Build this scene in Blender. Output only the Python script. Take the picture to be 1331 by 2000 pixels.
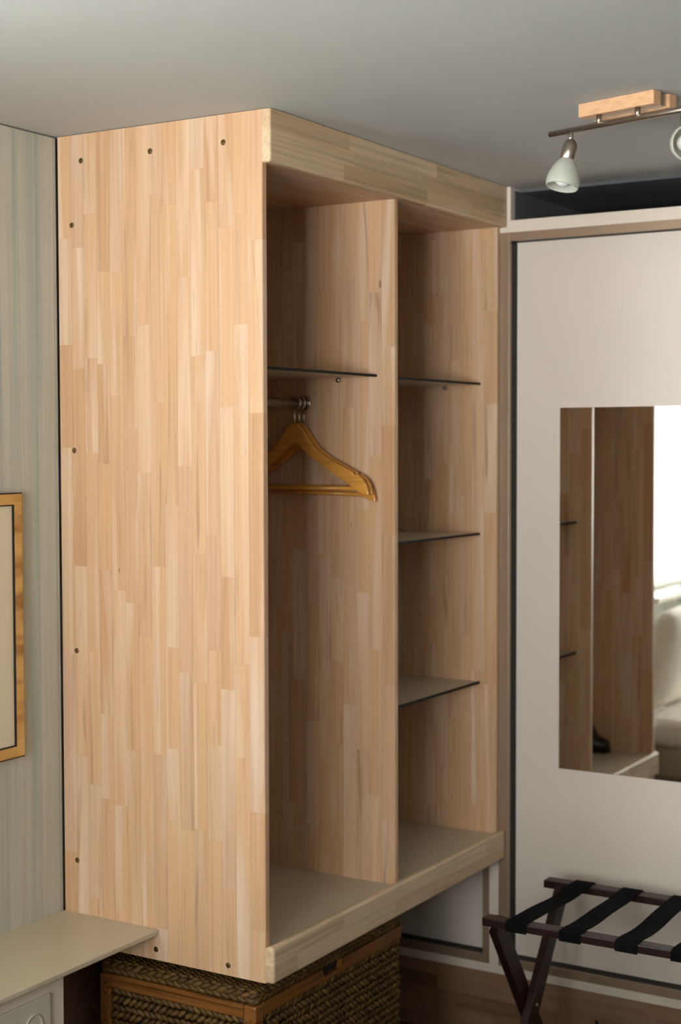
import bpy, bmesh, math, random
from mathutils import Vector, Matrix

# ------------------------------------------------------------------ scene
for o in list(bpy.data.objects):
    bpy.data.objects.remove(o, do_unlink=True)
S = bpy.context.scene
COL = S.collection
Z0 = 0.56            # all heights below are measured from the cabinet's underside; the floor is at -Z0
rnd = random.Random(7)

# ---- camera
F_PX, YAW, PIT, ROL = 2982.49, 1.0258, -0.0451, -0.0024
CAM = Vector((-2.82735, -1.91551, 1.22449 + Z0))
fw = Vector((math.sin(YAW)*math.cos(PIT), math.cos(YAW)*math.cos(PIT), math.sin(PIT)))
rt = Vector((math.cos(YAW), -math.sin(YAW), 0)); up = rt.cross(fw)
r2 = rt*math.cos(ROL) + up*math.sin(ROL); u2 = -rt*math.sin(ROL) + up*math.cos(ROL)
cd = bpy.data.cameras.new('camera'); cam = bpy.data.objects.new('camera', cd); COL.objects.link(cam)
M = Matrix((r2, u2, -fw)).transposed().to_4x4(); M.translation = CAM
cam.matrix_world = M
cd.sensor_fit = 'HORIZONTAL'; cd.sensor_width = 36.0; cd.lens = F_PX*36.0/1331.0
cd.clip_start = 0.05; cd.clip_end = 60
cd.dof.use_dof = True; cd.dof.focus_distance = 3.5; cd.dof.aperture_fstop = 4.0
S.camera = cam

# ---- daylight: dim sky over ground brightened to light the ceiling, seen through the windows
W = bpy.data.worlds.new('daylight'); S.world = W; W.use_nodes = True
wn = W.node_tree.nodes; wl = W.node_tree.links; wn.clear()
wo = wn.new('ShaderNodeOutputWorld'); wb = wn.new('ShaderNodeBackground')
tc = wn.new('ShaderNodeTexCoord'); sx = wn.new('ShaderNodeSeparateXYZ'); cr = wn.new('ShaderNodeValToRGB')
mp = wn.new('ShaderNodeMapRange'); mp.inputs['From Min'].default_value = -0.12; mp.inputs['From Max'].default_value = 0.12
wl.new(tc.outputs['Generated'], sx.inputs[0]); wl.new(sx.outputs['Z'], mp.inputs['Value'])
wl.new(mp.outputs[0], cr.inputs[0]); wl.new(cr.outputs[0], wb.inputs['Color']); wl.new(wb.outputs[0], wo.inputs[0])
cr.color_ramp.elements[0].color = (1.0, 0.965, 0.95, 1); cr.color_ramp.elements[1].color = (0.41, 0.405, 0.40, 1)
wb.inputs['Strength'].default_value = 36.0

# windows of the room (y/x range, height range); the portals only guide the daylight through them
WIN1 = (-2.55, -0.62, 0.42, 1.84)         # in the left wall: y0, y1, z0, z1
WIN2 = (-3.15, -1.50, 0.50, 1.78)        # in the back wall: x0, x1, z0, z1
XL, XR, YB, YF, ZC = -5.2, 1.86, 0.60, -4.0, 1.9640
def portal(name, loc, rot, a, b):
    l = bpy.data.lights.new(name, 'AREA'); l.shape = 'RECTANGLE'; l.size = a; l.size_y = b
    l.cycles.is_portal = True
    o = bpy.data.objects.new(name, l); COL.objects.link(o); o.location = loc; o.rotation_euler = rot
portal('daylight_portal', (XL-0.02, (WIN1[0]+WIN1[1])/2, (WIN1[2]+WIN1[3])/2+Z0), (0, -math.pi/2, 0), WIN1[3]-WIN1[2], WIN1[1]-WIN1[0])
portal('daylight_portal', ((WIN2[0]+WIN2[1])/2, YB+0.14, (WIN2[2]+WIN2[3])/2+Z0), (-math.pi/2, 0, 0), WIN2[1]-WIN2[0], WIN2[3]-WIN2[2])

S.view_settings.view_transform = 'Standard'; S.view_settings.look = 'None'
S.view_settings.gamma = 1.0; S.view_settings.use_curve_mapping = False
S.view_settings.exposure = 0.58

# ------------------------------------------------------------------ materials
def nodemat(name):
    m = bpy.data.materials.new(name); m.use_nodes = True
    nt = m.node_tree; b = nt.nodes['Principled BSDF']
    return m, nt, b
def setb(b, col=None, rough=0.5, metal=0.0, spec=0.5):
    if col: b.inputs['Base Color'].default_value = (*col, 1)
    b.inputs['Roughness'].default_value = rough; b.inputs['Metallic'].default_value = metal
    b.inputs['Specular IOR Level'].default_value = spec
def plain(name, col, rough=0.5, metal=0.0, spec=0.5, var=0.06, scale=9.0):
    """one colour with a faint procedural unevenness"""
    m, nt, b = nodemat(name); setb(b, col, rough, metal, spec)
    n = nt.nodes.new('ShaderNodeTexNoise'); n.inputs['Scale'].default_value = scale; n.inputs['Detail'].default_value = 3
    g = nt.nodes.new('ShaderNodeNewGeometry'); nt.links.new(g.outputs['Position'], n.inputs['Vector'])
    r = nt.nodes.new('ShaderNodeValToRGB')
    r.color_ramp.elements[0].position = 0.3; r.color_ramp.elements[1].position = 0.7
    r.color_ramp.elements[0].color = (*[c*(1-var) for c in col], 1); r.color_ramp.elements[1].color = (*[min(1, c*(1+var)) for c in col], 1)
    nt.links.new(n.outputs['Fac'], r.inputs[0]); nt.links.new(r.outputs[0], b.inputs['Base Color'])
    return m
def mixc(nt, a, b, fac, mode='MIX'):
    n = nt.nodes.new('ShaderNodeMix'); n.data_type = 'RGBA'; n.blend_type = mode
    for s, v in ((n.inputs[0], fac), (n.inputs[6], a), (n.inputs[7], b)):
        if hasattr(v, 'is_output') or isinstance(v, bpy.types.NodeSocket): nt.links.new(v, s)
        elif isinstance(v, (int, float)): s.default_value = v
        else: s.default_value = (*v, 1)
    return n.outputs[2]
def ramp(nt, src, stops):
    r = nt.nodes.new('ShaderNodeValToRGB'); e = r.color_ramp.elements
    while len(e) < len(stops): e.new(0.5)
    for k, (p, c) in enumerate(stops):
        e[k].position = p; e[k].color = (*c, 1) if not isinstance(c, (int, float)) else (c, c, c, 1)
    nt.links.new(src, r.inputs[0]); return r.outputs[0]
ISLAND = False
def grain_vec(nt, axis, along, across, off=True):
    """position stretched along the grain and shifted per piece"""
    g = nt.nodes.new('ShaderNodeNewGeometry'); v = g.outputs['Position']
    if off:
        oi = nt.nodes.new('ShaderNodeObjectInfo')
        mu = nt.nodes.new('ShaderNodeMath'); mu.operation = 'MULTIPLY'; mu.inputs[1].default_value = 61.0
        nt.links.new(g.outputs['Random Per Island'] if ISLAND else oi.outputs['Random'], mu.inputs[0])
        ad = nt.nodes.new('ShaderNodeVectorMath'); ad.operation = 'ADD'
        nt.links.new(v, ad.inputs[0]); nt.links.new(mu.outputs[0], ad.inputs[1]); v = ad.outputs[0]
    sc = nt.nodes.new('ShaderNodeVectorMath'); sc.operation = 'MULTIPLY'
    s = [across]*3; s['xyz'.index(axis)] = along
    sc.inputs[1].default_value = s; nt.links.new(v, sc.inputs[0]); return sc.outputs[0]
def noise(nt, vec, scale=1.0, detail=4.0, rough=0.55, dist=0.0):
    n = nt.nodes.new('ShaderNodeTexNoise'); n.inputs['Scale'].default_value = scale
    n.inputs['Detail'].default_value = detail; n.inputs['Roughness'].default_value = rough; n.inputs['Distortion'].default_value = dist
    nt.links.new(vec, n.inputs['Vector']); return n.outputs['Fac']
def wood(name, axis, tones, streak=(0.30, 0.16, 0.09), wash=(0.80, 0.66, 0.54), wash_amt=0.5, streak_amt=0.65, grain=0.11, rough=0.42, bump=0.06):
    """oiled hardwood staves: every piece takes its own tone, with fine grain, dark mineral streaks and pale patches"""
    m, nt, b = nodemat(name); setb(b, None, rough, 0, 0.35)
    oi = nt.nodes.new('ShaderNodeObjectInfo')
    base = ramp(nt, nt.nodes.new('ShaderNodeNewGeometry').outputs['Random Per Island'] if ISLAND else oi.outputs['Random'], tones)
    gv = grain_vec(nt, axis, 2.2, 120)
    g1 = noise(nt, gv, 1.0, 5, 0.6)
    c = mixc(nt, base, ramp(nt, g1, [(0.30, 1-grain*1.4), (0.52, 1.0), (0.75, 1+grain*0.35)]), 1.0, 'MULTIPLY')
    g2 = noise(nt, grain_vec(nt, axis, 1.3, 22), 1.0, 3, 0.5, 0.6)
    c = mixc(nt, c, wash, ramp(nt, g2, [(0.50, 0.0), (0.72, wash_amt)]))
    g3 = noise(nt, grain_vec(nt, axis, 1.6, 34), 1.0, 2, 0.5, 1.2)
    c = mixc(nt, c, streak, ramp(nt, g3, [(0.625, 0.0), (0.76, streak_amt)]))
    g4 = noise(nt, grain_vec(nt, axis, 16, 60), 1.0, 2, 0.5, 0.3)
    c = mixc(nt, c, (0.16, 0.08, 0.04), ramp(nt, g4, [(0.765, 0.0), (0.80, 0.75)]))
    nt.links.new(c, b.inputs['Base Color'])
    bp = nt.nodes.new('ShaderNodeBump'); bp.inputs['Strength'].default_value = bump; bp.inputs['Distance'].default_value = 0.002
    nt.links.new(g1, bp.inputs['Height']); nt.links.new(bp.outputs[0], b.inputs['Normal'])
    return m
T_PANEL = [(p_, (c_[0]*0.85, c_[1]*0.80, c_[2]*0.77)) for p_, c_ in [(0.0, (0.66, 0.41, 0.235)), (0.15, (0.71, 0.465, 0.275)), (0.40, (0.75, 0.50, 0.31)), (0.65, (0.73, 0.475, 0.265)), (0.82, (0.68, 0.45, 0.30)), (1.0, (0.775, 0.55, 0.365))]]
T_FASCIA = [(0.0, (0.54, 0.37, 0.22)), (0.5, (0.64, 0.455, 0.285)), (1.0, (0.72, 0.54, 0.355))]
T_PLINTH = [(0.0, (0.20, 0.105, 0.055)), (0.5, (0.27, 0.15, 0.08)), (1.0, (0.32, 0.18, 0.10))]
m_wz = wood('rubberwood_upright', 'z', T_PANEL)
ISLAND = True; m_wx = wood('rubberwood_lengthwise', 'x', T_PANEL); ISLAND = False
m_fx = wood('rubberwood_pale', 'x', T_FASCIA, wash_amt=0.25, streak_amt=0.35, grain=0.2)
m_py = wood('plinth_wood', 'y', T_PLINTH, wash_amt=0.1)
m_lampw = wood('beech', 'y', [(0.0, (0.62, 0.36, 0.20)), (1.0, (0.66, 0.39, 0.22))], wash_amt=0.1, streak_amt=0.1, grain=0.15)
m_rackw = plain('mahogany', (0.020, 0.0075, 0.0055), 0.36, 0, 0.35, 0.25, 30)
m_baskw = wood('varnished_pine', 'x', [(0.0, (0.20, 0.075, 0.017)), (1.0, (0.23, 0.09, 0.021))], wash_amt=0.0, streak_amt=0.2, grain=0.5, rough=0.3)
m_baskwy = wood('varnished_pine_side', 'y', [(0.0, (0.20, 0.075, 0.017)), (1.0, (0.23, 0.09, 0.021))], wash_amt=0.0, streak_amt=0.2, grain=0.5, rough=0.3)
m_hang = wood('honey_varnish', 'y', [(0.0, (0.62, 0.27, 0.045)), (1.0, (0.66, 0.30, 0.055))], wash_amt=0.0, streak_amt=0.1, grain=0.2, rough=0.28, bump=0.02)
def green_planks():
    m, nt, b = nodemat('washed_green_plank'); setb(b, None, 0.6, 0, 0.3)
    oi = nt.nodes.new('ShaderNodeObjectInfo')
    base = ramp(nt, oi.outputs['Random'], [(0.0, (0.49, 0.49, 0.42)), (0.5, (0.55, 0.53, 0.45)), (1.0, (0.51, 0.51, 0.43))])
    g1 = noise(nt, grain_vec(nt, 'z', 0.9, 42), 1.0, 5, 0.6)
    c = mixc(nt, base, ramp(nt, g1, [(0.3, 0.84), (0.55, 1.0), (0.8, 1.07)]), 1.0, 'MULTIPLY')
    g2 = noise(nt, grain_vec(nt, 'z', 0.45, 17), 1.0, 3, 0.5, 0.5)
    c = mixc(nt, c, (0.25, 0.37, 0.34), ramp(nt, g2, [(0.52, 0.0), (0.70, 0.72)]))
    g3 = noise(nt, grain_vec(nt, 'z', 0.8, 18), 1.0, 2, 0.5)
    c = mixc(nt, c, (0.47, 0.36, 0.30), ramp(nt, g3, [(0.56, 0.0), (0.74, 0.5)]))
    g4 = noise(nt, grain_vec(nt, 'z', 14, 40), 1.0, 2, 0.5)
    c = mixc(nt, c, (0.12, 0.10, 0.07), ramp(nt, g4, [(0.755, 0.0), (0.79, 0.7)]))
    nt.links.new(c, b.inputs['Base Color'])
    bp = nt.nodes.new('ShaderNodeBump'); bp.inputs['Strength'].default_value = 0.15; bp.inputs['Distance'].default_value = 0.002
    nt.links.new(g1, bp.inputs['Height']); nt.links.new(bp.outputs[0], b.inputs['Normal'])
    return m
m_green = green_planks()
m_ceil = plain('ceiling_paint', (0.55, 0.56, 0.555), 0.85, 0, 0.2, 0.02, 3)
m_wall = plain('wall_paint', (0.26, 0.24, 0.21), 0.85, 0, 0.2, 0.03, 3)
m_floor = plain('dark_floor', (0.07, 0.045, 0.03), 0.5, 0, 0.4, 0.3, 6)
m_door = plain('door_laminate', (0.77, 0.68, 0.60), 0.38, 0, 0.45, 0.015, 2)
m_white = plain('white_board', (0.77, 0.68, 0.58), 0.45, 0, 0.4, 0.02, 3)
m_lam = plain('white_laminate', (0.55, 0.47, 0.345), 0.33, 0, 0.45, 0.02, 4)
m_bronze = plain('bronze_track', (0.36, 0.25, 0.17), 0.42, 0.35, 0.5, 0.05, 6)
m_black = plain('black_gasket', (0.012, 0.011, 0.010), 0.6, 0, 0.3, 0.1, 9)
m_dark = plain('recess_shade_board', (0.13, 0.13, 0.145), 0.8, 0, 0.2, 0.1, 5)  # dark tone paints in the shade of the recess above the wardrobe
m_glassedge = plain('dark_glass_edge', (0.010, 0.009, 0.006), 0.6, 0, 0.2, 0.05, 9)
m_brass = plain('brass', (0.30, 0.19, 0.065), 0.38, 1.0, 0.5, 0.15, 200)
m_hole = plain('screw_recess', (0.05, 0.03, 0.015), 0.6, 0, 0.3, 0.1, 200)
m_nickel = plain('brushed_nickel', (0.50, 0.435, 0.375), 0.30, 1.0, 0.5, 0.05, 40)
m_chrome = plain('chrome', (0.62, 0.60, 0.56), 0.22, 1.0, 0.5, 0.05, 40)
m_strap = plain('black_webbing', (0.005, 0.005, 0.0055), 0.9, 0, 0.08, 0.3, 300)
m_linen = plain('white_linen', (0.84, 0.77, 0.68), 0.9, 0, 0.1, 0.05, 14)
m_cream = plain('cream_mount', (0.72, 0.63, 0.47), 0.5, 0, 0.5, 0.02, 3)
m_socket = plain('white_plastic', (0.62, 0.575, 0.49), 0.3, 0, 0.5, 0.02, 8)
m_leaf = plain('plant_leaf', (0.05, 0.13, 0.05), 0.4, 0, 0.5, 0.25, 30)
m_pot = plain('grey_pot', (0.35, 0.35, 0.33), 0.6, 0, 0.4, 0.08, 20)
m_bulb = plain('bulb_white', (0.80, 0.80, 0.80), 0.25, 0, 0.5, 0.01, 20)
m_shoe = plain('black_leather', (0.010, 0.009, 0.009), 0.35, 0, 0.5, 0.2, 60)
def mk_mirror():
    m, nt, b = nodemat('mirror_silver'); setb(b, (0.86, 0.88, 0.86), 0.0, 1.0, 0.5); return m
m_mirror = mk_mirror()
def mk_gold():
    m, nt, b = nodemat('gold_leaf_frame'); setb(b, None, 0.42, 0.35, 0.5)
    v = grain_vec(nt, 'x', 5, 21, False); n = noise(nt, v, 1.0, 3, 0.6)
    nt.links.new(ramp(nt, n, [(0.36, (0.36, 0.18, 0.055)), (0.5, (0.62, 0.37, 0.12)), (0.64, (0.74, 0.47, 0.17))]), b.inputs['Base Color']); return m
m_gold = mk_gold()
def mk_pane():
    m, nt, b = nodemat('window_glass'); nt.nodes.remove(b); o = nt.nodes['Material Output']
    t = nt.nodes.new('ShaderNodeBsdfTransparent'); g = nt.nodes.new('ShaderNodeBsdfGlossy'); x = nt.nodes.new('ShaderNodeMixShader')
    g.inputs['Roughness'].default_value = 0.0; x.inputs[0].default_value = 0.06
    t.inputs[0].default_value = (0.96, 0.98, 0.97, 1)
    nt.links.new(t.outputs[0], x.inputs[1]); nt.links.new(g.outputs[0], x.inputs[2]); nt.links.new(x.outputs[0], o.inputs[0]); return m
m_pane = mk_pane()
def mk_sheer():
    m, nt, b = nodemat('sheer_curtain'); nt.nodes.remove(b); o = nt.nodes['Material Output']
    t = nt.nodes.new('ShaderNodeBsdfTransparent'); d = nt.nodes.new('ShaderNodeBsdfTranslucent'); x = nt.nodes.new('ShaderNodeMixShader')
    d.inputs[0].default_value = (0.42, 0.43, 0.42, 1); x.inputs[0].default_value = 0.93
    nt.links.new(t.outputs[0], x.inputs[1]); nt.links.new(d.outputs[0], x.inputs[2]); nt.links.new(x.outputs[0], o.inputs[0]); return m
m_sheer = mk_sheer()
def mk_frost():
    m, nt, b = nodemat('frosted_glass'); setb(b, (0.74, 0.75, 0.69), 0.35, 0, 0.5)
    o = nt.nodes['Material Output']
    t = nt.nodes.new('ShaderNodeBsdfTranslucent'); t.inputs[0].default_value = (0.80, 0.81, 0.75, 1)
    x = nt.nodes.new('ShaderNodeMixShader'); x.inputs[0].default_value = 0.5
    nt.links.new(b.outputs[0], x.inputs[1]); nt.links.new(t.outputs[0], x.inputs[2]); nt.links.new(x.outputs[0], o.inputs[0]); return m
m_frost = mk_frost()
def mk_weave():
    m, nt, b = nodemat('water_hyacinth'); setb(b, None, 0.55, 0, 0.35)
    g = nt.nodes.new('ShaderNodeNewGeometry')
    c = ramp(nt, g.outputs['Random Per Island'], [(0.0, (0.065, 0.029, 0.0045)), (0.5, (0.10, 0.048, 0.008)), (1.0, (0.145, 0.077, 0.014))])
    n = noise(nt, grain_vec(nt, 'z', 150, 150, False), 1.0, 3, 0.6)
    nt.links.new(mixc(nt, c, ramp(nt, n, [(0.3, 0.65), (0.7, 1.15)]), 1.0, 'MULTIPLY'), b.inputs['Base Color']); return m
m_weave = mk_weave()

# ------------------------------------------------------------------ builders
def link(name, me, mat, parent=None):
    o = bpy.data.objects.new(name, me); COL.objects.link(o)
    if mat and not me.materials: me.materials.append(mat)
    if parent:
        o.parent = parent; o.matrix_parent_inverse = Matrix.Translation(-abs_loc(parent))
    return o
def abs_loc(o):
    v = Vector(o.location)
    return v if o.get('_abs', True) else v
def obj(name, bm, mat, parent=None, smooth=False):
    me = bpy.data.meshes.new(name); bmesh.ops.recalc_face_normals(bm, faces=bm.faces[:]); 
    for v in bm.verts: v.co.z += Z0
    bm.to_mesh(me); bm.free()
    if smooth:
        for p in me.polygons: p.use_smooth = True
    return link(name, me, mat, parent)
def tag(o, label, cat, group=None):
    o['label'] = label; o['category'] = cat
    if group: o['group'] = group
    return o
def struct(o):
    o['kind'] = 'structure'; return o
def empty(name, loc):
    o = bpy.data.objects.new(name, None); COL.objects.link(o); o.location = (loc[0], loc[1], loc[2]+Z0)
    o.empty_display_size = 0.05; return o
def bm_box(bm, x0, x1, y0, y1, z0, z1, bev=None, r=0.0, seg=4):
    """axis box; bev = list of edge keys such as ('y-','z+') to round"""
    vs = {}
    for i, x in (('-', x0), ('+', x1)):
        for j, y in (('-', y0), ('+', y1)):
            for k, z in (('-', z0), ('+', z1)):
                vs[i+j+k] = bm.verts.new((x, y, z))
    F = [('x-', '---', '-+-', '-++', '--+'), ('x+', '+--', '++-', '+++', '+-+'), ('y-', '---', '+--', '+-+', '--+'),
         ('y+', '-+-', '++-', '+++', '-++'), ('z-', '---', '+--', '++-', '-+-'), ('z+', '--+', '+-+', '+++', '-++')]
    fs = {n: bm.faces.new([vs[k] for k in q]) for n, *q in F}
    if bev and r > 0:
        es = []
        if bev == 'all': es = list({e for f in fs.values() for e in f.edges})
        else:
            for a, b in bev:
                es += [e for e in fs[a].edges if e in list(fs[b].edges)]
        bmesh.ops.recalc_face_normals(bm, faces=list(fs.values()))
        bmesh.ops.bevel(bm, geom=es, offset=r, segments=seg, profile=0.5, affect='EDGES')
    return bm
def box(name, x0, x1, y0, y1, z0, z1, mat, parent=None, bev=None, r=0.0, seg=4):
    return obj(name, bm_box(bmesh.new(), x0, x1, y0, y1, z0, z1, bev, r, seg), mat, parent)
_unit = {}
def piece(name, x0, x1, y0, y1, z0, z1, mat, parent):
    """plain block sharing one unit mesh per material"""
    if mat.name not in _unit:
        me = bpy.data.meshes.new('block'); bm = bmesh.new(); bmesh.ops.create_cube(bm, size=1.0); bm.to_mesh(me); bm.free()
        me.materials.append(mat); _unit[mat.name] = me
    o = bpy.data.objects.new(name, _unit[mat.name]); COL.objects.link(o)
    o.parent = parent; o.matrix_parent_inverse = Matrix.Translation(-Vector(top_loc(parent)))
    o.location = ((x0+x1)/2, (y0+y1)/2, (z0+z1)/2+Z0); o.scale = (x1-x0, y1-y0, z1-z0)
    return o
def top_loc(o):
    return Vector((0, 0, 0)) if o.parent else Vector(o.location)
def link(name, me, mat, parent=None):
    o = bpy.data.objects.new(name, me); COL.objects.link(o)
    if mat and not me.materials: me.materials.append(mat)
    if parent:
        o.parent = parent; o.matrix_parent_inverse = Matrix.Translation(-top_loc(parent))
    return o
def tube_bm(bm, pts, r, n=12, cap=True, ry=None):
    """round (or oval) tube along a polyline; r may be a list"""
    pts = [Vector(p) for p in pts]; rings = []; prev = None
    for i, p in enumerate(pts):
        d = (pts[min(i+1, len(pts)-1)] - pts[max(i-1, 0)]).normalized()
        if prev is None:
            a = d.cross(Vector((0, 0, 1)))
            if a.length < 1e-3: a = d.cross(Vector((0, 1, 0)))
            a.normalize()
        else:
            a = (prev - d*prev.dot(d)).normalized()
        prev = a; b = d.cross(a); rr = r[i] if isinstance(r, (list, tuple)) else r; rb = rr if ry is None else ry
        rings.append([bm.verts.new(p + a*rr*math.cos(t) + b*rb*math.sin(t)) for t in [2*math.pi*k/n for k in range(n)]])
    for A, B in zip(rings, rings[1:]):
        for k in range(n): bm.faces.new((A[k], A[(k+1) % n], B[(k+1) % n], B[k]))
    if cap: bm.faces.new(rings[0]); bm.faces.new(rings[-1])
    return bm
def tube(name, pts, r, mat, parent=None, n=16, cap=True, ry=None):
    return obj(name, tube_bm(bmesh.new(), pts, r, n, cap, ry), mat, parent, smooth=True)
def lathe(name, prof, origin, axis, mat, parent=None, n=28):
    """profile of (distance along axis, radius)"""
    axis = Vector(axis).normalized(); a = axis.cross(Vector((0.3, 0.2, 1))).normalized(); b = axis.cross(a)
    bm = bmesh.new(); rings = []
    for h, r in prof:
        c = Vector(origin) + axis*h
        rings.append([bm.verts.new(c + a*r*math.cos(2*math.pi*k/n) + b*r*math.sin(2*math.pi*k/n)) for k in range(n)] if r > 1e-6 else [bm.verts.new(c)])
    for A, B in zip(rings, rings[1:]):
        for k in range(n):
            q = [A[k % len(A)], A[(k+1) % len(A)], B[(k+1) % len(B)], B[k % len(B)]]
            u = []
            for v in q:
                if v not in u: u.append(v)
            if len(u) > 2: bm.faces.new(u)
    return obj(name, bm, mat, parent, smooth=True)
def prism(name, outline, axis, a0, a1, mat, parent=None, bev=0.0, seg=2):
    """extrude a 2-D outline along an axis (x: outline in y,z; y: outline in x,z; z: outline in x,y)"""
    bm = bmesh.new()
    def P(u, v, w): return {'x': (w, u, v), 'y': (u, w, v), 'z': (u, v, w)}[axis]
    A = [bm.verts.new(P(u, v, a0)) for u, v in outline]; B = [bm.verts.new(P(u, v, a1)) for u, v in outline]
    fa = bm.faces.new(A); fb = bm.faces.new(B); n = len(A)
    for k in range(n): bm.faces.new((A[k], A[(k+1) % n], B[(k+1) % n], B[k]))
    bmesh.ops.recalc_face_normals(bm, faces=bm.faces[:])
    if bev > 0: bmesh.ops.bevel(bm, geom=list(fa.edges)+list(fb.edges), offset=bev, segments=seg, profile=0.5, affect='EDGES')
    return obj(name, bm, mat, parent)
def splits(a, b, lo, hi, first=None):
    out = [a]; x = a + (first if first is not None else rnd.uniform(lo*0.3, hi))
    while x < b - lo*0.4:
        out.append(x); x += rnd.uniform(lo, hi)
    out.append(b); return out
GAP = 0.00012

# ------------------------------------------------------------------ the room
struct(box('floor', XL-0.2, XR+0.2, YF-0.2, YB+0.3, -Z0-0.1, -Z0, m_floor))
struct(box('ceiling', XL-0.2, XR+0.2, YF-0.2, YB+0.3, ZC, ZC+0.1, m_ceil))
struct(box('wall_right', XR, XR+0.1, YF-0.2, YB+0.3, -Z0, ZC, m_wall))
struct(box('wall_front', XL-0.2, XR+0.2, YF-0.1, YF, -Z0, ZC, m_wall))
bm = bmesh.new(); y0, y1, z0, z1 = WIN1
bm_box(bm, XL-0.15, XL, YF, y0, -Z0, ZC); bm_box(bm, XL-0.15, XL, y1, YB+0.15, -Z0, ZC)
bm_box(bm, XL-0.15, XL, y0, y1, -Z0, z0); bm_box(bm, XL-0.15, XL, y0, y1, z1, ZC)
struct(obj('wall_left', bm, m_wall))
bm = bmesh.new(); x0, x1, z0, z1 = WIN2; yc = YB+0.012
bm_box(bm, XL, x0, yc, yc+0.13, -Z0, ZC); bm_box(bm, x1, XR, yc, yc+0.13, -Z0, ZC)
bm_box(bm, x0, x1, yc, yc+0.13, -Z0, z0); bm_box(bm, x0, x1, yc, yc+0.13, z1, ZC)
wall_back = struct(obj('wall_back', bm, m_wall))
x = -0.012; edges = [-0.0022, -0.012]
while x > -1.44:
    x -= rnd.choice((0.060, 0.062, 0.058)); edges.append(x)
edges[-1] = WIN2[1]
for b_, a_ in zip(edges, edges[1:]):
    piece('plank', a_+0.0006, b_-0.0006, YB, YB+0.012, -Z0+0.001, ZC-0.004, m_green, wall_back)
nb = 23; w = (WIN2[1]-WIN2[0])/nb
for k in range(nb):
    a_ = WIN2[0]+k*w
    piece('plank', a_+0.0006, a_+w-0.0006, YB, YB+0.012, -Z0+0.001, WIN2[2], m_green, wall_back)
    piece('plank', a_+0.0006, a_+w-0.0006, YB, YB+0.012, WIN2[3], ZC-0.004, m_green, wall_back)
nb = 12; w = (WIN2[0]-XL)/nb
for k in range(nb):
    piece('plank', XL+k*w+0.0006, XL+(k+1)*w-0.0006, YB, YB+0.012, -Z0+0.001, ZC-0.004, m_green, wall_back)

struct(box('trim_1', -0.285, XR-0.66, YB-0.012, YB-0.0005, -Z0, -0.004, m_py))
# windows
y0, y1, z0, z1 = WIN1
w1 = struct(box('window_1', XL-0.10, XL-0.04, y0, y0+0.06, z0, z1, m_socket))
ym = [y0+(y1-y0)*k/3 for k in (1, 2)]
for q in ((y1-0.06, y1, z0, z1), (y0+0.06, y1-0.06, z0, z0+0.06), (y0+0.06, y1-0.06, z1-0.06, z1), (ym[0]-0.03, ym[0]+0.03, z0+0.06, z1-0.06), (ym[1]-0.03, ym[1]+0.03, z0+0.06, z1-0.06)):
    box('window_frame', XL-0.10, XL-0.04, *q, m_socket, w1)
for a_, b_ in ((y0+0.06, ym[0]-0.03), (ym[0]+0.03, ym[1]-0.03), (ym[1]+0.03, y1-0.06)):
    box('window_pane', XL-0.075, XL-0.071, a_, b_, z0+0.06, z1-0.06, m_pane, w1)
x0, x1, z0, z1 = WIN2
w2 = struct(box('window_2', x0, x0+0.05, YB+0.05, YB+0.10, z0, z1, m_socket))
for q in ((x1-0.05, x1, z0, z1), (x0+0.05, x1-0.05, z0, z0+0.05), (x0+0.05, x1-0.05, z1-0.05, z1)):
    box('window_frame', q[0], q[1], YB+0.05, YB+0.10, q[2], q[3], m_socket, w2)
box('window_pane', x0+0.05, x1-0.05, YB+0.073, YB+0.077, z0+0.05, z1-0.05, m_pane, w2)
box('window_sill', x0-0.04, x1+0.04, YB-0.10, YB+0.05, z0-0.03, z0-0.002, m_socket, w2, 'all', 0.004, 2)

# ------------------------------------------------------------------ open wooden wardrobe
H, WD, TF, HF, HB, TP, DP = 1.9625, 1.2297, 0.0219, 0.1164, 0.0849, 0.020, 0.595
ward = tag(empty('open_wardrobe', (0.6, 0.3, 0.0)), 'open wooden wardrobe of pale glued staves hung under the ceiling, two shelved compartments', 'wardrobe')
def stave_upright(name, x0, x1, y0, y1, z0, z1, ncol, round_front=0.004):
    """upright board glued from staves; the front column carries the rounded front edge"""
    core = box(name, x0+0.0015, x1-0.0015, y0+0.002, y1-0.0015, z0+0.0015, z1-0.0015, m_wz, ward)
    w = (y1-y0)/ncol
    for c in range(ncol):
        a, b = y0+c*w, y0+(c+1)*w
        zs = splits(z0, z1, 0.20, 0.52)
        for za, zb in zip(zs, zs[1:]):
            if c == 0:
                box('stave', x0, x1, a, b-GAP, za+GAP, zb-GAP, m_wz, core, [('x-', 'y-'), ('x+', 'y-')], round_front, 4)
            else:
                piece('stave', x0, x1, a+GAP, b-GAP, za+GAP, zb-GAP, m_wz, core)
    return core
left_panel = stave_upright('side_panel', 0.0, TP, 0.0, DP, 0.0, H, 15)
divider = stave_upright('divider', 0.602, 0.622, 0.0, DP-0.012, 0.075, H-HF, 15, 0.005)
right_panel = stave_upright('side_panel', WD-TP, WD, 0.0, DP, 0.0, H, 15)
box('back_panel', TP, WD-TP, DP-0.012, DP, 0.02, H-0.002, m_wz, ward)
strips = bmesh.new()
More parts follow.
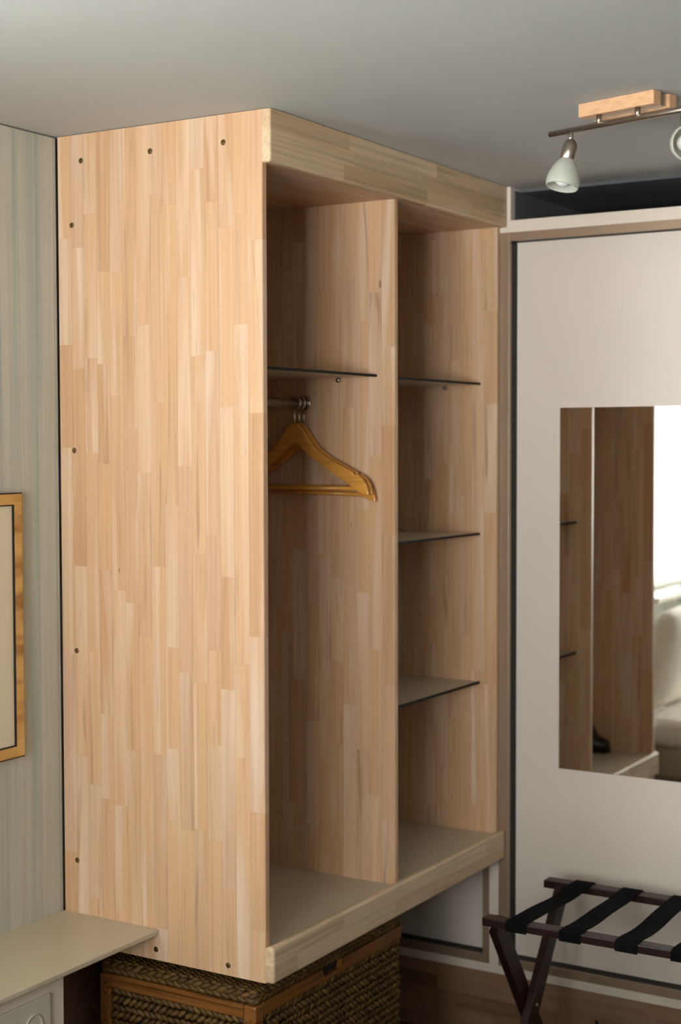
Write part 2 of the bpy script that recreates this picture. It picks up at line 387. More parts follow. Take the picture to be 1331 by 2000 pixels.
for xa, xb in ((TP, 0.602), (0.622, WD-TP)):
    core = box('top_board', xa, xb, 0.0015, DP-0.013, H-HF+0.0015, H-HF+0.020, m_wx, ward)
    n = 15; w = (DP-0.012)/n
    for c in range(n):
        xs = splits(xa, xb, 0.22, 0.5)
        for a, b in zip(xs, xs[1:]):
            bm_box(strips, a+GAP, b-GAP, c*w+GAP, (c+1)*w-GAP, H-HF, H-HF+0.018)
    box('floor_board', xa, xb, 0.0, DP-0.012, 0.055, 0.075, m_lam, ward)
obj('stave_strips', strips, m_wx, ward)['kind'] = 'stuff'
# fascia boards across the front
def fascia(z0, z1, rows, rc, sides):
    core = box('fascia', 0.003, WD-0.003, -TF+0.003, -0.001, z0+0.003, z1-0.003, m_fx, ward)
    h = (z1-z0)/rows
    for k in range(rows):
        xs = splits(0.0, WD, 0.24, 0.5)
        za, zb = z0+k*h, z0+(k+1)*h
        for a, b in zip(xs, xs[1:]):
            ev = []
            if k == 0: ev.append(('y-', 'z-'))
            if k == rows-1 and 't' in sides: ev += [('y-', 'z+'), ('y+', 'z+')]
            if a == 0.0:
                ev.append(('x-', 'y-'))
                if k == 0: ev.append(('x-', 'z-'))
                if k == rows-1 and 't' in sides: ev.append(('x-', 'z+'))
            if b == WD:
                ev.append(('x+', 'y-'))
                if k == 0: ev.append(('x+', 'z-'))
                if k == rows-1 and 't' in sides: ev.append(('x+', 'z+'))
            if ev: box('stave', a+(0 if a == 0 else GAP), b-(0 if b == WD else GAP), -TF, 0.0, za+(GAP if k else 0), zb-GAP, m_fx, core, ev, rc, 5)
            else: piece('stave', a+GAP, b-GAP, -TF, 0.0, za+GAP, zb-GAP, m_fx, core)
    return core
fascia(H-HF, H, 3, 0.006, '')
fascia(0.0, HB, 2, 0.008, 't')
# screws in the left panel
for y, z in ((0.5218, 1.8996), (0.3129, 1.9012), (0.1048, 1.9002), (0.5526, 1.749), (0.5518, 1.208), (0.5505, 0.7214), (0.5555, 0.2054), (0.3135, 0.0255), (0.1039, 0.0240)):
    s = lathe('screw', [(0.0005, 0.0), (0.0005, 0.0046), (0.0003, 0.0052), (-0.002, 0.0052)], (0.0, y, z), (-1, 0, 0), m_brass, ward, 18)
    lathe('countersink_shade', [(0.0002, 0.0050), (0.0002, 0.0066), (-0.001, 0.0066)], (0.0, y, z), (-1, 0, 0), m_hole, s, 18)  # flat dark ring, painted shadow of the sunken screw rim
    lathe('screw_recess', [(0.0009, 0.0), (0.0009, 0.0017), (-0.001, 0.0017)], (0.0, y, z), (-1, 0, 0), m_hole, s, 8)
# shelves
def shelf(xa, xb, z, dz=0.0):
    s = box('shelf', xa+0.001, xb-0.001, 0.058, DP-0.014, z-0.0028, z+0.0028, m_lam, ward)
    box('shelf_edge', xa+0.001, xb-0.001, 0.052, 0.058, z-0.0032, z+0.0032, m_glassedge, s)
    for x, sg in ((xa, 1), (xb, -1)):
        for y in (0.165, 0.45):
            c = tube('shelf_clip', [(x, y, z-0.0095), (x+sg*0.010, y, z-0.0095)], 0.0062, m_chrome, s, 12)
shelf(TP, 0.602, 1.3982); shelf(0.622, WD-TP, 1.3962); shelf(0.622, WD-TP, 0.9575); shelf(0.622, WD-TP, 0.5192)
rod = tube('hanging_rod', [(TP+0.004, 0.270, 1.329), (0.599, 0.270, 1.329)], 0.0085, m_nickel, ward, 20, True, 0.0135)
for x0_, x1_ in ((TP, TP+0.004), (0.5985, 0.602)):
    tube('rod_flange', [(x0_, 0.270, 1.331), (x1_, 0.270, 1.331)], 0.017, m_chrome, rod, 20, True, 0.021)

# ------------------------------------------------------------------ coat hangers
def hanger(x, drop, tilt, dy, label):
    yc, zr, yaw = 0.270+dy, 1.329, 0.0
    h = tag(empty('coat_hanger', (x, yc, zr)), label, 'hanger', 'wooden coat hangers on the rod')
    top = [(0.0, -0.052), (-0.012, -0.055), (-0.024, -0.066), (-0.045, -0.095), (-0.066, -0.119), (-0.10, -0.142), (-0.145, -0.163), (-0.180, -0.179), (-0.183, -0.186), (-0.189, -0.186), (-0.192, -0.184), (-0.207, -0.194), (-0.219, -0.209), (-0.226, -0.228), (-0.227, -0.2375)]
    bot = [(-0.215, -0.236), (-0.196, -0.230), (-0.160, -0.207), (-0.10, -0.172), (-0.05, -0.139), (-0.015, -0.112), (0.0, -0.104)]
    out = top + bot + [(-u, v) for u, v in reversed(bot[:-1])] + [(-u, v) for u, v in reversed(top[1:])]
    def fin(o):
        o.matrix_parent_inverse = Matrix.Identity(4)
        return o
    bmz = [(u, v-Z0-drop) for u, v in out]
    body = fin(prism('hanger_body', bmz, 'x', -0.0060, 0.0060, m_hang, h, 0.003, 2))
    bar = fin(tube('trouser_bar', [(0, -0.203, -0.2215-Z0-drop), (0, 0.203, -0.2215-Z0-drop)], 0.0058, m_hang, h, 14))
    pts = [(0, 0, -0.056-drop), (0, 0, -0.030)]
    for k in range(0, 19):
        t = math.radians(-90 - 10 + k*(235/18)); r = 0.0175
        pts.append((0, -r*math.cos(t)*1.0, 0.0005 + r*math.sin(t)*1.0))
    pts[1] = (0, 0.0005, -0.034)
    hook = fin(tube('hook', [(p[0], p[1], p[2]-Z0) for p in pts], 0.0033, m_chrome, h, 10))
    h.rotation_euler = (math.radians(tilt), 0, math.radians(yaw))
    return h
hanger(0.546, 0.0, 0.0, 0.0, 'foremost honey-varnished wooden coat hanger, in front of the other two on the rod')
hanger(0.5685, -0.002, 0.5, 0.0, 'middle honey-varnished wooden coat hanger of the three on the rod')
hanger(0.5885, 0.012, 1.6, -0.003, 'rearmost wooden coat hanger beside the divider, its visible end dipping lowest')

# ------------------------------------------------------------------ built-in wardrobe with sliding doors
XF, XD = 1.2320, 1.2870
sw = tag(empty('sliding_wardrobe', (1.55, -0.25, -Z0)), 'tall built-in wardrobe with cream sliding doors, bronze tracks and inset mirror', 'wardrobe')
YE = -1.12
box('frame_post', XF, XF+0.10, 0.0012, 0.031, -0.324, 1.8316, m_white, sw)
box('frame_post', XF, XF+0.10, YE, -1.04, -0.324, 1.8316, m_white, sw)
box('frame_head', XF, XF+0.10, YE, YB, 1.8316, 1.8667, m_white, sw, [('x-', 'z+')], 0.002, 2)
box('frame_sill', XF-0.0015, XF+0.10, YE, YB, -0.349, -0.324, m_white, sw)
box('upper_panel', XF, XR-0.005, -0.0324, 0.02, 1.8667, ZC-0.001, m_white, sw)
box('upper_panel', XF, XF+0.02, 0.02, YB, 1.8667, ZC-0.001, m_white, sw)
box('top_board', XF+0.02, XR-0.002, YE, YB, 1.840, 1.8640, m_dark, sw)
box('recess_shade', XF+0.06, XR-0.012, YE, -0.0328, ZC-0.010, ZC-0.001, m_dark, sw)  # dark panels added in place of the shade inside the recess
box('recess_shade', XR-0.012, XR-0.002, YE, -0.0328, 1.8645, ZC-0.001, m_dark, sw)
box('recess_shade', XF+0.02, XR-0.012, -0.0380, -0.0328, 1.8645, ZC-0.0105, m_dark, sw)
box('end_panel', XF+0.005, XR-0.002, YE-0.018, YE, -Z0, 1.8667, m_white, sw)
def track(ya, yb, parts):
    """bronze frame of an opening with a dark reveal behind it; ya < yb"""
    B, dpt = 0.0240, 0.014
    for q, nm in parts:
        a, b, c, d = q
        t = box(nm, XF-0.001, XF+dpt, a, b, c, d, m_bronze, sw, [('x-', 'y-'), ('x-', 'y+')], 0.0015, 2)
        box('reveal', XF+dpt, XD+0.012, a, b, c, d, m_black, t)
track(0, 0, [((-0.0292, 0.0010, -0.324, 1.8316), 'track_jamb'), ((-1.02, -0.0292, 1.8076, 1.8316), 'track_head'), ((-1.02, -0.0292, -0.324, -0.301), 'track_sill'), ((-1.04, -1.02, -0.324, 1.8316), 'track_jamb')])
track(0, 0, [((0.031, 0.0536, -0.323, 1.8316), 'track_jamb'), ((0.0536, YB, 1.8076, 1.8316), 'track_head'), ((0.0536, YB, -0.323, -0.301), 'track_sill')])
door = box('sliding_door', XD, XD+0.018, -1.025, -0.024, -0.313, 1.812, m_door, sw)
door['label'] = 'cream sliding door carrying the mirror'
mir = box('mirror', XD-0.004, XD-0.0002, -0.86, -0.1672, 0.2745, 1.3250, m_mirror, door)
mir['label'] = 'tall frameless mirror'
box('sliding_door', XD, XD+0.018, 0.026, YB, -0.313, 1.812, m_door, sw)
# wooden plinth under it, glued from staves
pl = box('plinth', XF+0.0065, XF+0.03, YE, YB, -Z0+0.001, -0.3495, m_py, sw)
h = (Z0-0.3495-0.001)/5
for k in range(5):
    ys = splits(YE, YB, 0.22, 0.42)
    for a, b in zip(ys, ys[1:]):
        piece('stave', XF+0.005, XF+0.024, a+GAP, b-GAP, -Z0+0.001+k*h+GAP, -Z0+0.001+(k+1)*h-GAP, m_py, pl)
lathe('plinth_screw', [(0.004, 0.0), (0.004, 0.004), (0.0, 0.006), (-0.002, 0.006)], (XF+0.005, -0.307, -0.437), (-1, 0, 0), m_black, sw, 16)

# ------------------------------------------------------------------ white wall desk with sockets
desk = tag(empty('wall_desk', (-0.50, 0.45, -Z0)), 'white wall desk with thin top running along the green plank wall', 'desk')
box('desk_top', -1.00, -0.0008, 0.3040, YB-0.0008, 0.062, 0.0751, m_lam, desk, [('y-', 'z+'), ('y-', 'z-'), ('y-', 'x+')], 0.003, 3)
box('desk_carcass', -0.99, -0.2915, 0.345, YB-0.001, -Z0+0.002, 0.0615, m_white, desk)
so = tag(empty('power_socket', (-0.43, 0.34, 0.0)), 'white power socket with switch plate under the desk top', 'socket')
box('socket_frame', -0.56, -0.343, 0.335, 0.3447, -0.075, 0.0225, m_socket, so, 'all', 0.003, 3)
box('switch_rocker', -0.545, -0.4515, 0.3318, 0.3352, -0.065, -0.004, m_socket, so, 'all', 0.0015, 2)
lathe('socket_well', [(0.0005, 0.0275), (0.003, 0.0275), (0.003, 0.0245), (-0.006, 0.0235), (-0.006, 0.0)], (-0.398, 0.3355, -0.034), (0, -1, 0), m_socket, so, 28)
for dx in (-0.0095, 0.0095):
    tube('socket_hole', [(-0.398+dx, 0.338, -0.034), (-0.398+dx, 0.3405, -0.034)], 0.0026, m_black, so, 10)

# ------------------------------------------------------------------ picture
pic = tag(empty('picture_frame', (-0.37, YB-0.01, 0.4935)), 'gold-leaf picture frame with cream mount on the green plank wall', 'picture')
xa, xb, za, zb, yf = -0.60, -0.156, 0.4905, 1.1075, 0.578
def rail(pts):
    return prism('frame_rail', pts, 'y', yf, YB-0.0008, m_gold, pic, 0.0)
e = 0.0245
rail([(xb, za), (xb, zb), (xb-e, zb-e), (xb-e, za+e)]); rail([(xa, za), (xa+e, za+e), (xa+e, zb-e), (xa, zb)])
rail([(xa, zb), (xa+e, zb-e), (xb-e, zb-e), (xb, zb)]); rail([(xa, za), (xb, za), (xb-e, za+e), (xa+e, za+e)])
for nm, q in (('outer_edge', (xa-0.0015, xb+0.0015, zb, zb+0.003)), ('outer_edge', (xa-0.0015, xb+0.0015, za-0.003, za)), ('outer_edge', (xb, xb+0.0015, za, zb)), ('outer_edge', (xa-0.0015, xa, za, zb)),
              ('inner_edge', (xb-e-0.003, xb-e, za+e, zb-e)), ('inner_edge', (xa+e, xa+e+0.003, za+e, zb-e)), ('inner_edge', (xa+e, xb-e, zb-e-0.003, zb-e)), ('inner_edge', (xa+e, xb-e, za+e, za+e+0.003))):
    box(nm, q[0], q[1], yf+0.001, YB-0.001, q[2], q[3], m_rackw, pic)
box('mount', xa+e+0.003, xb-e-0.003, yf+0.006, yf+0.010, za+e+0.003, zb-e-0.003, m_cream, pic)

# ------------------------------------------------------------------ ceiling spotlight
lamp = tag(empty('ceiling_spotlight', (0.31, -0.72, ZC-Z0*0)), 'ceiling spotlight bar with wooden base, nickel tube and frosted glass shades', 'spotlight')
D1 = Vector((-0.258, -0.966, 0)).normalized(); N1 = Vector((0.966, -0.258, 0)).normalized()
P0 = Vector((0.331, -0.6105, 0))
def obox(name, s0, s1, n0, n1, z0, z1, mat, bev=None, r=0.0):
    bm = bm_box(bmesh.new(), s0, s1, n0, n1, z0, z1, bev, r, 4)
    for v in bm.verts:
        p = P0 + D1*v.co.x + N1*v.co.y; v.co = Vector((p.x, p.y, v.co.z))
    return obj(name, bm, mat, lamp)
obox('wooden_base', 0.0, 0.197, 0.0, 0.030, 1.9345, ZC-0.001, m_lampw, [('y-', 'x+'), ('y-', 'x-'), ('x+', 'y+'), ('x-', 'y+')], 0.004)
obox('base_plate', 0.004, 0.190, 0.030, 0.058, 1.9365, ZC-0.001, m_nickel)
obox('wooden_base', 0.0, 0.197, 0.058, 0.088, 1.9345, ZC-0.001, m_lampw, [('y-', 'x+'), ('y-', 'x-'), ('x+', 'y+'), ('x-', 'y+')], 0.004)
ZB = 1.9125
B0 = Vector((0.3665, -0.5300, ZB)); BD = Vector((-0.270, -0.963, 0)).normalized()
def onbar(t): return B0 + BD*t
tube('lamp_bar', [onbar(0.0), onbar(0.64)], 0.0066, m_nickel, lamp, 20)
for t in (0.136, 0.238):
    p = onbar(t); tube('bar_post', [p + Vector((0, 0, 0.0)), p + Vector((0, 0, 0.023))], 0.0062, m_nickel, lamp, 16)
def spot(t, axis, drop, back, name='spot_head'):
    p = onbar(t); ax = Vector(axis).normalized()
    st = tube('stem', [p - Vector((0, 0, 0.003)), p - Vector((0, 0, drop))], 0.0060, m_chrome, lamp, 14)
    o = p - Vector((0, 0, drop)) - ax*back
    hd = lathe(name, [(-0.0005, 0.0), (0.0, 0.006), (0.003, 0.0105), (0.008, 0.0142), (0.016, 0.0165), (0.053, 0.0172), (0.054, 0.0150), (0.045, 0.0)], o, ax, m_nickel, lamp)
    lathe('glass_shade', [(0.046, 0.0160), (0.054, 0.0215), (0.066, 0.0285), (0.080, 0.0340), (0.092, 0.0368), (0.102, 0.0372), (0.109, 0.0358), (0.1105, 0.0345), (0.109, 0.0335), (0.102, 0.0348), (0.092, 0.0345), (0.080, 0.0317), (0.066, 0.0262), (0.054, 0.0195), (0.046, 0.0145)], o, ax, m_frost, hd, 36)
    lathe('light_bulb', [(0.045, 0.0), (0.045, 0.010), (0.060, 0.012), (0.074, 0.0185), (0.088, 0.0205), (0.100, 0.0165), (0.107, 0.008), (0.109, 0.0)], o, ax, m_bulb, hd, 24)
left_dir = -Vector((r2.x, r2.y, 0)); vert = Vector((0, 0, -1)); away = Vector((fw.x, fw.y, 0))
spot(0.0585, vert*1.0 + left_dir*0.22 - away*0.13, 0.028, 0.009)
spot(0.352, -away*1.0 + vert*0.17 + left_dir*0.03, 0.070, 0.040)
spot(0.580, vert*1.0 + left_dir*(-0.2), 0.030, 0.011)

# ------------------------------------------------------------------ luggage rack
rack = tag(empty('luggage_rack', (0.90, -0.50, -Z0)), 'folding dark mahogany luggage rack with black webbing straps before the sliding door', 'luggage rack')
RY0, RY1, HR = -0.208, -0.84, 0.0
for xa, xb in ((0.6885, 0.7285), (1.0815, 1.1240)):
    box('top_rail', xa, xb, RY1, RY0, HR-0.0215, HR, m_rackw, rack, 'all', 0.0025, 2)
def leg(xa, za, xb, zb, y0, y1, w=0.056):
    d = Vector((xb-xa, zb-za)).normalized(); n = Vector((-d.y, d.x))*w/2
    a = Vector((xa, za)); b = Vector((xb, zb))
    return prism('leg', [tuple(a+n), tuple(b+n), tuple(b-n), tuple(a-n)], 'y', y0, y1, m_rackw, rack, 0.002, 2)
for ya, s in ((-0.2220, -1), (-0.826, 1)):
    l1 = leg(0.722, -0.0215, 1.085, -Z0+0.016, ya, ya+s*0.022); l2 = leg(1.098, -0.0215, 0.715, -Z0+0.016, ya+s*0.0235, ya+s*0.0455)
    tube('pivot_bolt', [(0.9035, ya-s*0.003, -0.288), (0.9035, ya+s*0.048, -0.288)], 0.006, m_chrome, rack, 12)
    tube('leg_screw', [(0.7250, ya-s*0.0012, -0.046), (0.7250, ya+s*0.002, -0.046)], 0.0035, m_chrome, rack, 10)
for x in (0.72, 1.09):
    box('stretcher', x-0.012, x+0.012, -0.79, -0.262, -0.50, -0.468, m_rackw, rack, 'all', 0.002, 2)
def strap(yf, yb, w=0.058):
    """band wrapped over both rails, sagging a little between them"""
    t = 0.0022; pts = [(0.6865, -0.0240), (0.6862, -0.004), (0.6885, 0.0013), (0.7285, 0.0013)]
    for k in range(1, 10):
        u = k/10; pts.append((0.7285+(1.0815-0.7285)*u, 0.0013-0.011*4*u*(1-u)*(0.6+0.4*math.sin(5*u+yf*9))))
    pts += [(1.0815, 0.0013), (1.1240, 0.0013), (1.1263, -0.004), (1.1260, -0.0240)]
    bm = bmesh.new(); rows = []
    for i, (x, z) in enumerate(pts):
        u = (x-0.69)/(1.124-0.69); y = yf+(yb-yf)*u
        p0 = pts[max(i-1, 0)]; p1 = pts[min(i+1, len(pts)-1)]
        d = Vector((p1[0]-p0[0], p1[1]-p0[1])).normalized(); n = Vector((-d.y, d.x))*t/2
        rows.append([bm.verts.new((x+n.x, y+w/2, z+n.y)), bm.verts.new((x+n.x, y-w/2, z+n.y)), bm.verts.new((x-n.x, y-w/2, z-n.y)), bm.verts.new((x-n.x, y+w/2, z-n.y))])
    for A, B in zip(rows, rows[1:]):
        for k in range(4): bm.faces.new((A[k], A[(k+1) % 4], B[(k+1) % 4], B[k]))
    bm.faces.new(rows[0]); bm.faces.new(rows[-1])
    return obj('strap', bm, m_strap, rack)
for yf, yb in ((-0.305, -0.318), (-0.452, -0.457), (-0.600, -0.600), (-0.742, -0.742)): strap(yf, yb)

# ------------------------------------------------------------------ woven chest under the wardrobe
ch = tag(empty('woven_chest', (0.35, 0.26, -Z0)), 'woven water-hyacinth chest with varnished pine frame beneath the open wardrobe', 'chest')
CX0, CX1, CY0, CY1, CT = 0.002, 0.692, 0.030, 0.49, -0.028
RT, RB = -0.060, -0.092      # frame rail heights
box('inner_box', CX0+0.014, CX1-0.014, CY0+0.014, CY1-0.014, -Z0+0.001, CT-0.010, m_black, ch)
for xa, ya in ((CX0, CY0), (CX1-0.042, CY0+0.009), (CX0, CY1-0.034), (CX1-0.034, CY1-0.034)):
    box('corner_post', xa, xa+0.034, ya, ya+0.034, -Z0, RT-0.002, m_baskw, ch, 'all', 0.004, 2)
def strand(bm, c, d, n, L, Wd, T):
    """one flattened leaf of the plait: centre, long direction, outward normal"""
    d = Vector(d).normalized(); n = Vector(n).normalized(); s = n.cross(d); c = Vector(c)
    a = bm.verts.new(c - d*L/2); b = bm.verts.new(c + d*L/2)
    ring = []
    for u in (-0.22, 0.20):
        ring.append([bm.verts.new(c + d*L*u + s*Wd/2*math.cos(t) + n*T*math.sin(t)) for t in (0, math.pi/3, 2*math.pi/3, math.pi, 1.5*math.pi)])
    for k in range(5):
        bm.faces.new((a, ring[0][(k+1) % 5], ring[0][k])); bm.faces.new((ring[0][k], ring[0][(k+1) % 5], ring[1][(k+1) % 5], ring[1][k])); bm.faces.new((b, ring[1][k], ring[1][(k+1) % 5]))
def weave_face(name, o, du, U, Vh, n, row=0.0190, step=0.0185):
    """rows of plaited leaves laid in a chevron on an upright face; o = lower corner, du = horizontal direction"""
    bm = bmesh.new(); o = Vector(o); du = Vector(du); n = Vector(n); k = 0; z = row/2
    while z < Vh - row*0.2:
        sgn = 1 if k % 2 else -1; u = (0.3*step if k % 2 else 0.7*step)
        while u < U - step*0.3:
            j = rnd.uniform(-0.15, 0.15)
            c = o + du*(u + rnd.uniform(-0.0015, 0.0015)) + Vector((0, 0, z + rnd.uniform(-0.001, 0.001))) + n*rnd.uniform(-0.001, 0.0025)
            strand(bm, c, du*math.cos(0.62+j) + Vector((0, 0, sgn*math.sin(0.62+j))) + n*0.22, n, step*1.75, row*0.78, 0.0062)
            u += step
        z += row; k += 1
    w_ = obj(name, bm, m_weave, ch, smooth=True); w_['kind'] = 'stuff'; return w_
weave_face('woven_panel', (CX0+0.034, CY0+0.006, -Z0+0.012), (1, 0, 0), CX1-CX0-0.036, Z0-0.010+RB, (0, -1, 0))
weave_face('woven_panel', (CX0+0.006, CY0+0.034, -Z0+0.012), (0, 1, 0), CY1-CY0-0.068, Z0-0.012+RB, (-1, 0, 0))
weave_face('woven_panel', (CX1-0.006, CY0+0.010, -Z0+0.012), (0, 1, 0), CY1-CY0-0.044, Z0-0.012+RB, (1, 0, 0))
# rails: the front one has a hand notch cut from its top edge
nx0, nx1 = 0.2900, 0.3900
out = [(CX0+0.034, RB), (CX1-0.002, RB), (CX1-0.002, RT), (nx1, RT)]
for k in range(7):
    t = math.pi/2*k/6; out.append((nx1-0.016+0.010*math.cos(t), RT-0.022*math.sin(t)))
for k in range(7):
    t = math.pi/2*k/6; out.append((nx0+0.016-0.010*math.sin(t), RT-0.022*math.cos(t)))
out += [(nx0, RT), (CX0+0.034, RT)]
prism('front_rail', out, 'y', CY0+0.0005, CY0+0.018, m_baskw, ch, 0.0)
box('side_rail', CX0+0.0005, CX0+0.018, CY0+0.034, CY1-0.034, RB-0.002, RT, m_baskwy, ch, 'all', 0.002, 2)
box('side_rail', CX1-0.018, CX1-0.0005, CY0+0.034, CY1-0.034, RB-0.002, RT, m_baskwy, ch, 'all', 0.002, 2)
box('back_rail', CX0+0.034, CX1-0.034, CY1-0.018, CY1-0.0005, RB, RT, m_baskw, ch, 'all', 0.002, 2)
# lid: plaited rope round the edge and coiled rows on top
bm = bmesh.new()
def plait(p0, p1, nrm, z):
    p0, p1 = Vector(p0), Vector(p1); d = (p1-p0); L = d.length; d.normalize(); n = Vector(nrm); u = 0.006; k = 0
    while u < L:
        s = 1 if k % 2 else -1
        c = p0 + d*u + n*0.001 + Vector((0, 0, z + s*0.0055))
        strand(bm, c, d + Vector((0, 0, -s*0.42)) + n*0.12, n, 0.040, 0.0150, 0.0095)
        u += 0.0115; k += 1
zl = (RT+CT)/2 - 0.001
plait((CX0+0.012, CY0+0.008, 0), (CX1-0.006, CY0+0.008, 0), (0, -1, 0), zl); plait((CX0+0.008, CY0+0.012, 0), (CX0+0.008, CY1-0.01, 0), (-1, 0, 0), zl)
plait((CX1-0.008, CY0+0.012, 0), (CX1-0.008, CY1-0.01, 0), (1, 0, 0), zl); plait((CX0+0.012, CY1-0.008, 0), (CX1-0.01, CY1-0.008, 0), (0, 1, 0), zl)
for cx_, cy_, nn in ((CX0+0.012, CY0+0.012, (-1, -1, 0)), (CX1-0.012, CY0+0.012, (1, -1, 0)), (CX0+0.012, CY1-0.012, (-1, 1, 0)), (CX1-0.012, CY1-0.012, (1, 1, 0))):
    for s in (-1, 1): strand(bm, (cx_, cy_, zl+s*0.006), (nn[1], -nn[0], -s*0.5), nn, 0.038, 0.016, 0.011)
lid_edge = obj('lid_plait', bm, m_weave, ch, smooth=True); lid_edge['kind'] = 'stuff'
bm = bmesh.new(); y = CY0+0.012; k = 0
while y < CY1-0.008:
    x = CX0+0.012 + (0.006 if k % 2 else 0)
    while x < CX1-0.008:
        strand(bm, (x, y, CT-0.004), (0.35, 1, 0) if k % 2 else (-0.35, 1, 0), (0, 0, 1), 0.026, 0.013, 0.0065); x += 0.0135
    y += 0.0165; k += 1
lt = obj('lid_weave', bm, m_weave, ch, smooth=True); lt['kind'] = 'stuff'

# ------------------------------------------------------------------ black shoe in the left compartment (seen in the mirror)
sh = tag(empty('shoe', (0.075, 0.27, 0.075)), 'black shoe standing on the white floor of the left compartment, seen in the mirror', 'shoe')
def shoe_loft(name, secs, mat):
    bm = bmesh.new(); rings = []; n = 14
    for y, w, z0, z1 in secs:
        rings.append([bm.verts.new((0.075 + w*math.copysign(abs(math.cos(t))**0.7, math.cos(t)), y, (z0+z1)/2 + (z1-z0)/2*math.copysign(abs(math.sin(t))**0.7, math.sin(t)))) for t in [2*math.pi*k/n for k in range(n)]])
    for A, B in zip(rings, rings[1:]):
        for k in range(n): bm.faces.new((A[k], A[(k+1) % n], B[(k+1) % n], B[k]))
    bm.faces.new(rings[0]); bm.faces.new(rings[-1]); return obj(name, bm, mat, sh, smooth=True)
shoe_loft('shoe_upper', [(0.150, 0.018, 0.083, 0.108), (0.158, 0.032, 0.083, 0.120), (0.180, 0.040, 0.083, 0.126), (0.200, 0.042, 0.083, 0.132), (0.214, 0.040, 0.083, 0.165), (0.224, 0.038, 0.083, 0.181), (0.26, 0.036, 0.083, 0.183), (0.32, 0.036, 0.083, 0.180), (0.365, 0.036, 0.083, 0.178), (0.385, 0.030, 0.085, 0.170)], m_shoe)
shoe_loft('shoe_sole', [(0.146, 0.020, 0.0755, 0.085), (0.156, 0.036, 0.0755, 0.085), (0.19, 0.045, 0.0755, 0.086), (0.25, 0.040, 0.0755, 0.086), (0.34, 0.039, 0.0755, 0.086), (0.388, 0.032, 0.0755, 0.086)], m_black)

# ------------------------------------------------------------------ bed, pillows, curtain and plant on the window side (seen in the mirror)
bed = tag(empty('daybed', (-2.05, 0.10, -Z0)), 'low daybed with pale linen below the curtained window, seen in the mirror', 'bed')
BX0, BX1, BY0, BY1 = -3.05, -1.05, -0.38, 0.56
box('mattress', BX0, BX1, BY0, BY1, -0.125, 0.005, m_linen, bed, 'all', 0.035, 4)
box('bed_base', BX0+0.01, BX1-0.01, BY0+0.01, BY1, -0.255, -0.125, plain('bed_valance', (0.48, 0.40, 0.28), 0.9, 0, 0.2, 0.05, 20), bed, 'all', 0.012, 3)
for x in (BX0+0.12, BX1-0.12):
    for y in (BY0+0.12, BY1-0.12):
        box('leg', x-0.03, x+0.03, y-0.03, y+0.03, -Z0, -0.255, m_rackw, bed)
def pillow(cx, cy, cz, w, hh, t, lean, rot, label):
    bm = bmesh.new(); n = 18; g = {}
    for sd in (1, -1):
        for i in range(n+1):
            for j in range(n+1):
                u, v = 2*i/n-1, 2*j/n-1
                if sd == -1 and (i in (0, n) or j in (0, n)): g[sd, i, j] = g[1, i, j]; continue
                f = max(0, (1-u**4)*(1-v**4))**0.55
                pin = 1-0.07*(u*u*v*v) - 0.03*(1-abs(u))*0 
                g[sd, i, j] = bm.verts.new((u*w/2*pin*(1-0.04*(1-v*v)), sd*t/2*f*(1+0.08*math.sin(5*u+3*v)), v*hh/2*pin*(1-0.04*(1-u*u))))
    for sd in (1, -1):
        for i in range(n):
            for j in range(n): bm.faces.new((g[sd, i, j], g[sd, i+1, j], g[sd, i+1, j+1], g[sd, i, j+1]))
    R = Matrix.Rotation(math.radians(rot), 4, 'Z') @ Matrix.Rotation(math.radians(lean), 4, 'X')
    for v in bm.verts: v.co = R @ v.co + Vector((cx, cy, cz))
    return tag(obj('pillow', bm, m_linen, None, smooth=True), label, 'pillow', 'pillows on the daybed')
pillow(-1.43, 0.40, 0.245, 0.66, 0.50, 0.17, 14, 0, 'pale linen pillow leaning on the daybed end nearest the desk, seen in the mirror')
pillow(-2.42, 0.40, 0.245, 0.66, 0.50, 0.17, 14, 0, 'pale linen pillow leaning on the daybed, second from the desk')
bm = bmesh.new(); A = []; n = 150
for k in range(n+1):
    u = k/n; x = WIN2[0]-0.06 + u*(WIN2[1]-WIN2[0]+0.10); y = 0.585 + 0.010*math.sin(u*60) + 0.004*math.sin(u*143)
    A.append((bm.verts.new((x, y, WIN2[3]+0.06)), bm.verts.new((x, y*1.0, WIN2[2]+0.045))))
for p, q in zip(A, A[1:]): bm.faces.new((p[0], q[0], q[1], p[1]))
cur = tag(empty('curtain', (-2.4, 0.585, WIN2[2]+0.045)), 'sheer white curtain over the window above the daybed', 'curtain')
cl = obj('curtain_cloth', bm, m_sheer, cur, smooth=True)
tube('curtain_rod', [(WIN2[0]-0.12, 0.585, WIN2[3]+0.068), (WIN2[1]+0.12, 0.585, WIN2[3]+0.068)], 0.009, m_nickel, cur, 12)
pt = tag(empty('potted_plant', (-1.95, 0.50, WIN2[2]-0.002)), 'small potted plant with dark green leaves on the sill above the daybed', 'plant')
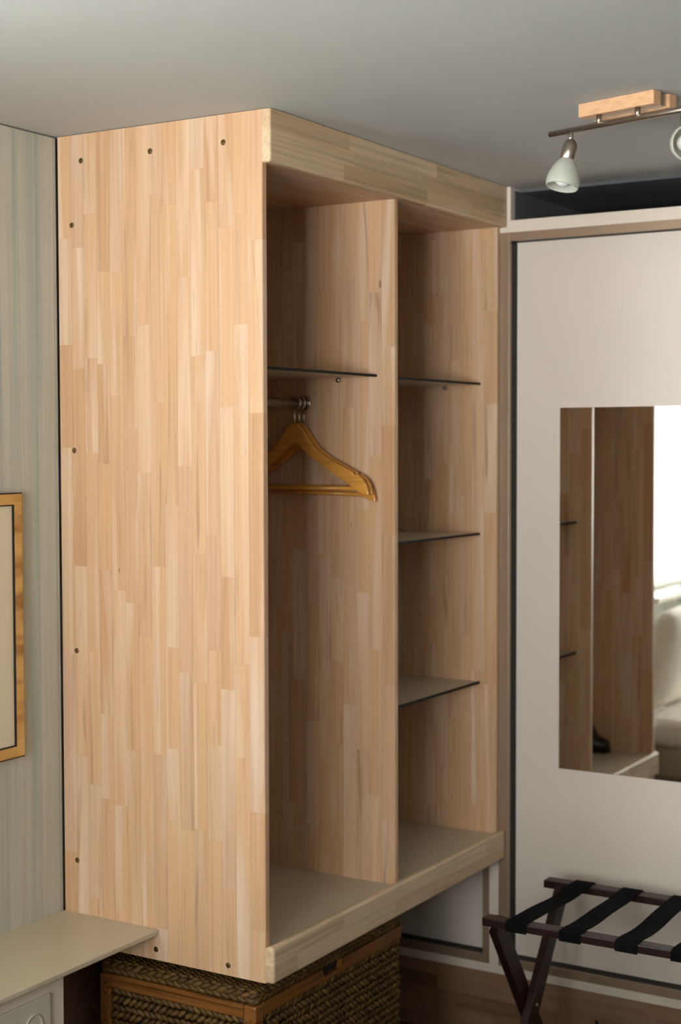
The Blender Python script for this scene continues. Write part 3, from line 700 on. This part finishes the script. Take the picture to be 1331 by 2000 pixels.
lathe('pot', [(0.0, 0.0), (0.0, 0.026), (0.055, 0.032), (0.055, 0.028), (0.045, 0.027), (0.045, 0.0)], (-1.95, 0.502, WIN2[2]-0.002), (0, 0, 1), m_pot, pt, 20)
for k in range(9):
    a = 2*math.pi*k/9 + 0.2; L = 0.13 + 0.05*rnd.random(); bm = bmesh.new(); rows = []
    for j in range(7):
        u = j/6; rr = 0.01 + L*u*0.75; zz = 0.045 + 0.15*u - 0.26*u*u*(1+0.3*math.sin(k)); wv = 0.018*math.sin(math.pi*min(1, u*0.93+0.06))
        c = Vector((-1.95 + rr*math.cos(a), 0.502 + min(0.028, rr*math.sin(a)), WIN2[2] + zz)); s = Vector((-math.sin(a), math.cos(a), 0))*wv
        rows.append((bm.verts.new(c-s), bm.verts.new(c+Vector((0, 0, -0.004))), bm.verts.new(c+s)))
    for p, q in zip(rows, rows[1:]):
        bm.faces.new((p[0], p[1], q[1], q[0])); bm.faces.new((p[1], p[2], q[2], q[1]))
    obj('leaf', bm, m_leaf, pt, smooth=True)

# ------------------------------------------------------------------ armchair added unseen below the picture to shade the low sliding door
ac = tag(empty('blocker', (-1.08, -1.02, -Z0)), 'unseen upholstered armchair beside the daybed, back turned to the sliding wardrobe', 'blocker')
m_uph = plain('grey_upholstery', (0.16, 0.145, 0.13), 0.9, 0, 0.2, 0.12, 60)
AX0, AX1, AY0, AY1 = -1.39, -0.90, -1.34, -0.50
box('seat', AX0, AX1-0.12, AY0+0.13, AY1-0.13, -0.30, -0.13, m_uph, ac, 'all', 0.035, 4)
box('backrest', AX1-0.14, AX1, AY0, AY1, -0.36, 0.27, m_uph, ac, 'all', 0.04, 4)
for ya in (AY0, AY1-0.13): box('armrest', AX0, AX1-0.14, ya, ya+0.13, -0.36, 0.06, m_uph, ac, 'all', 0.035, 4)
for x in (AX0+0.06, AX1-0.06):
    for y in (AY0+0.06, AY1-0.06):
        tube('leg', [(x, y, -Z0), (x, y, -0.355)], [0.014, 0.022], m_rackw, ac, 12)
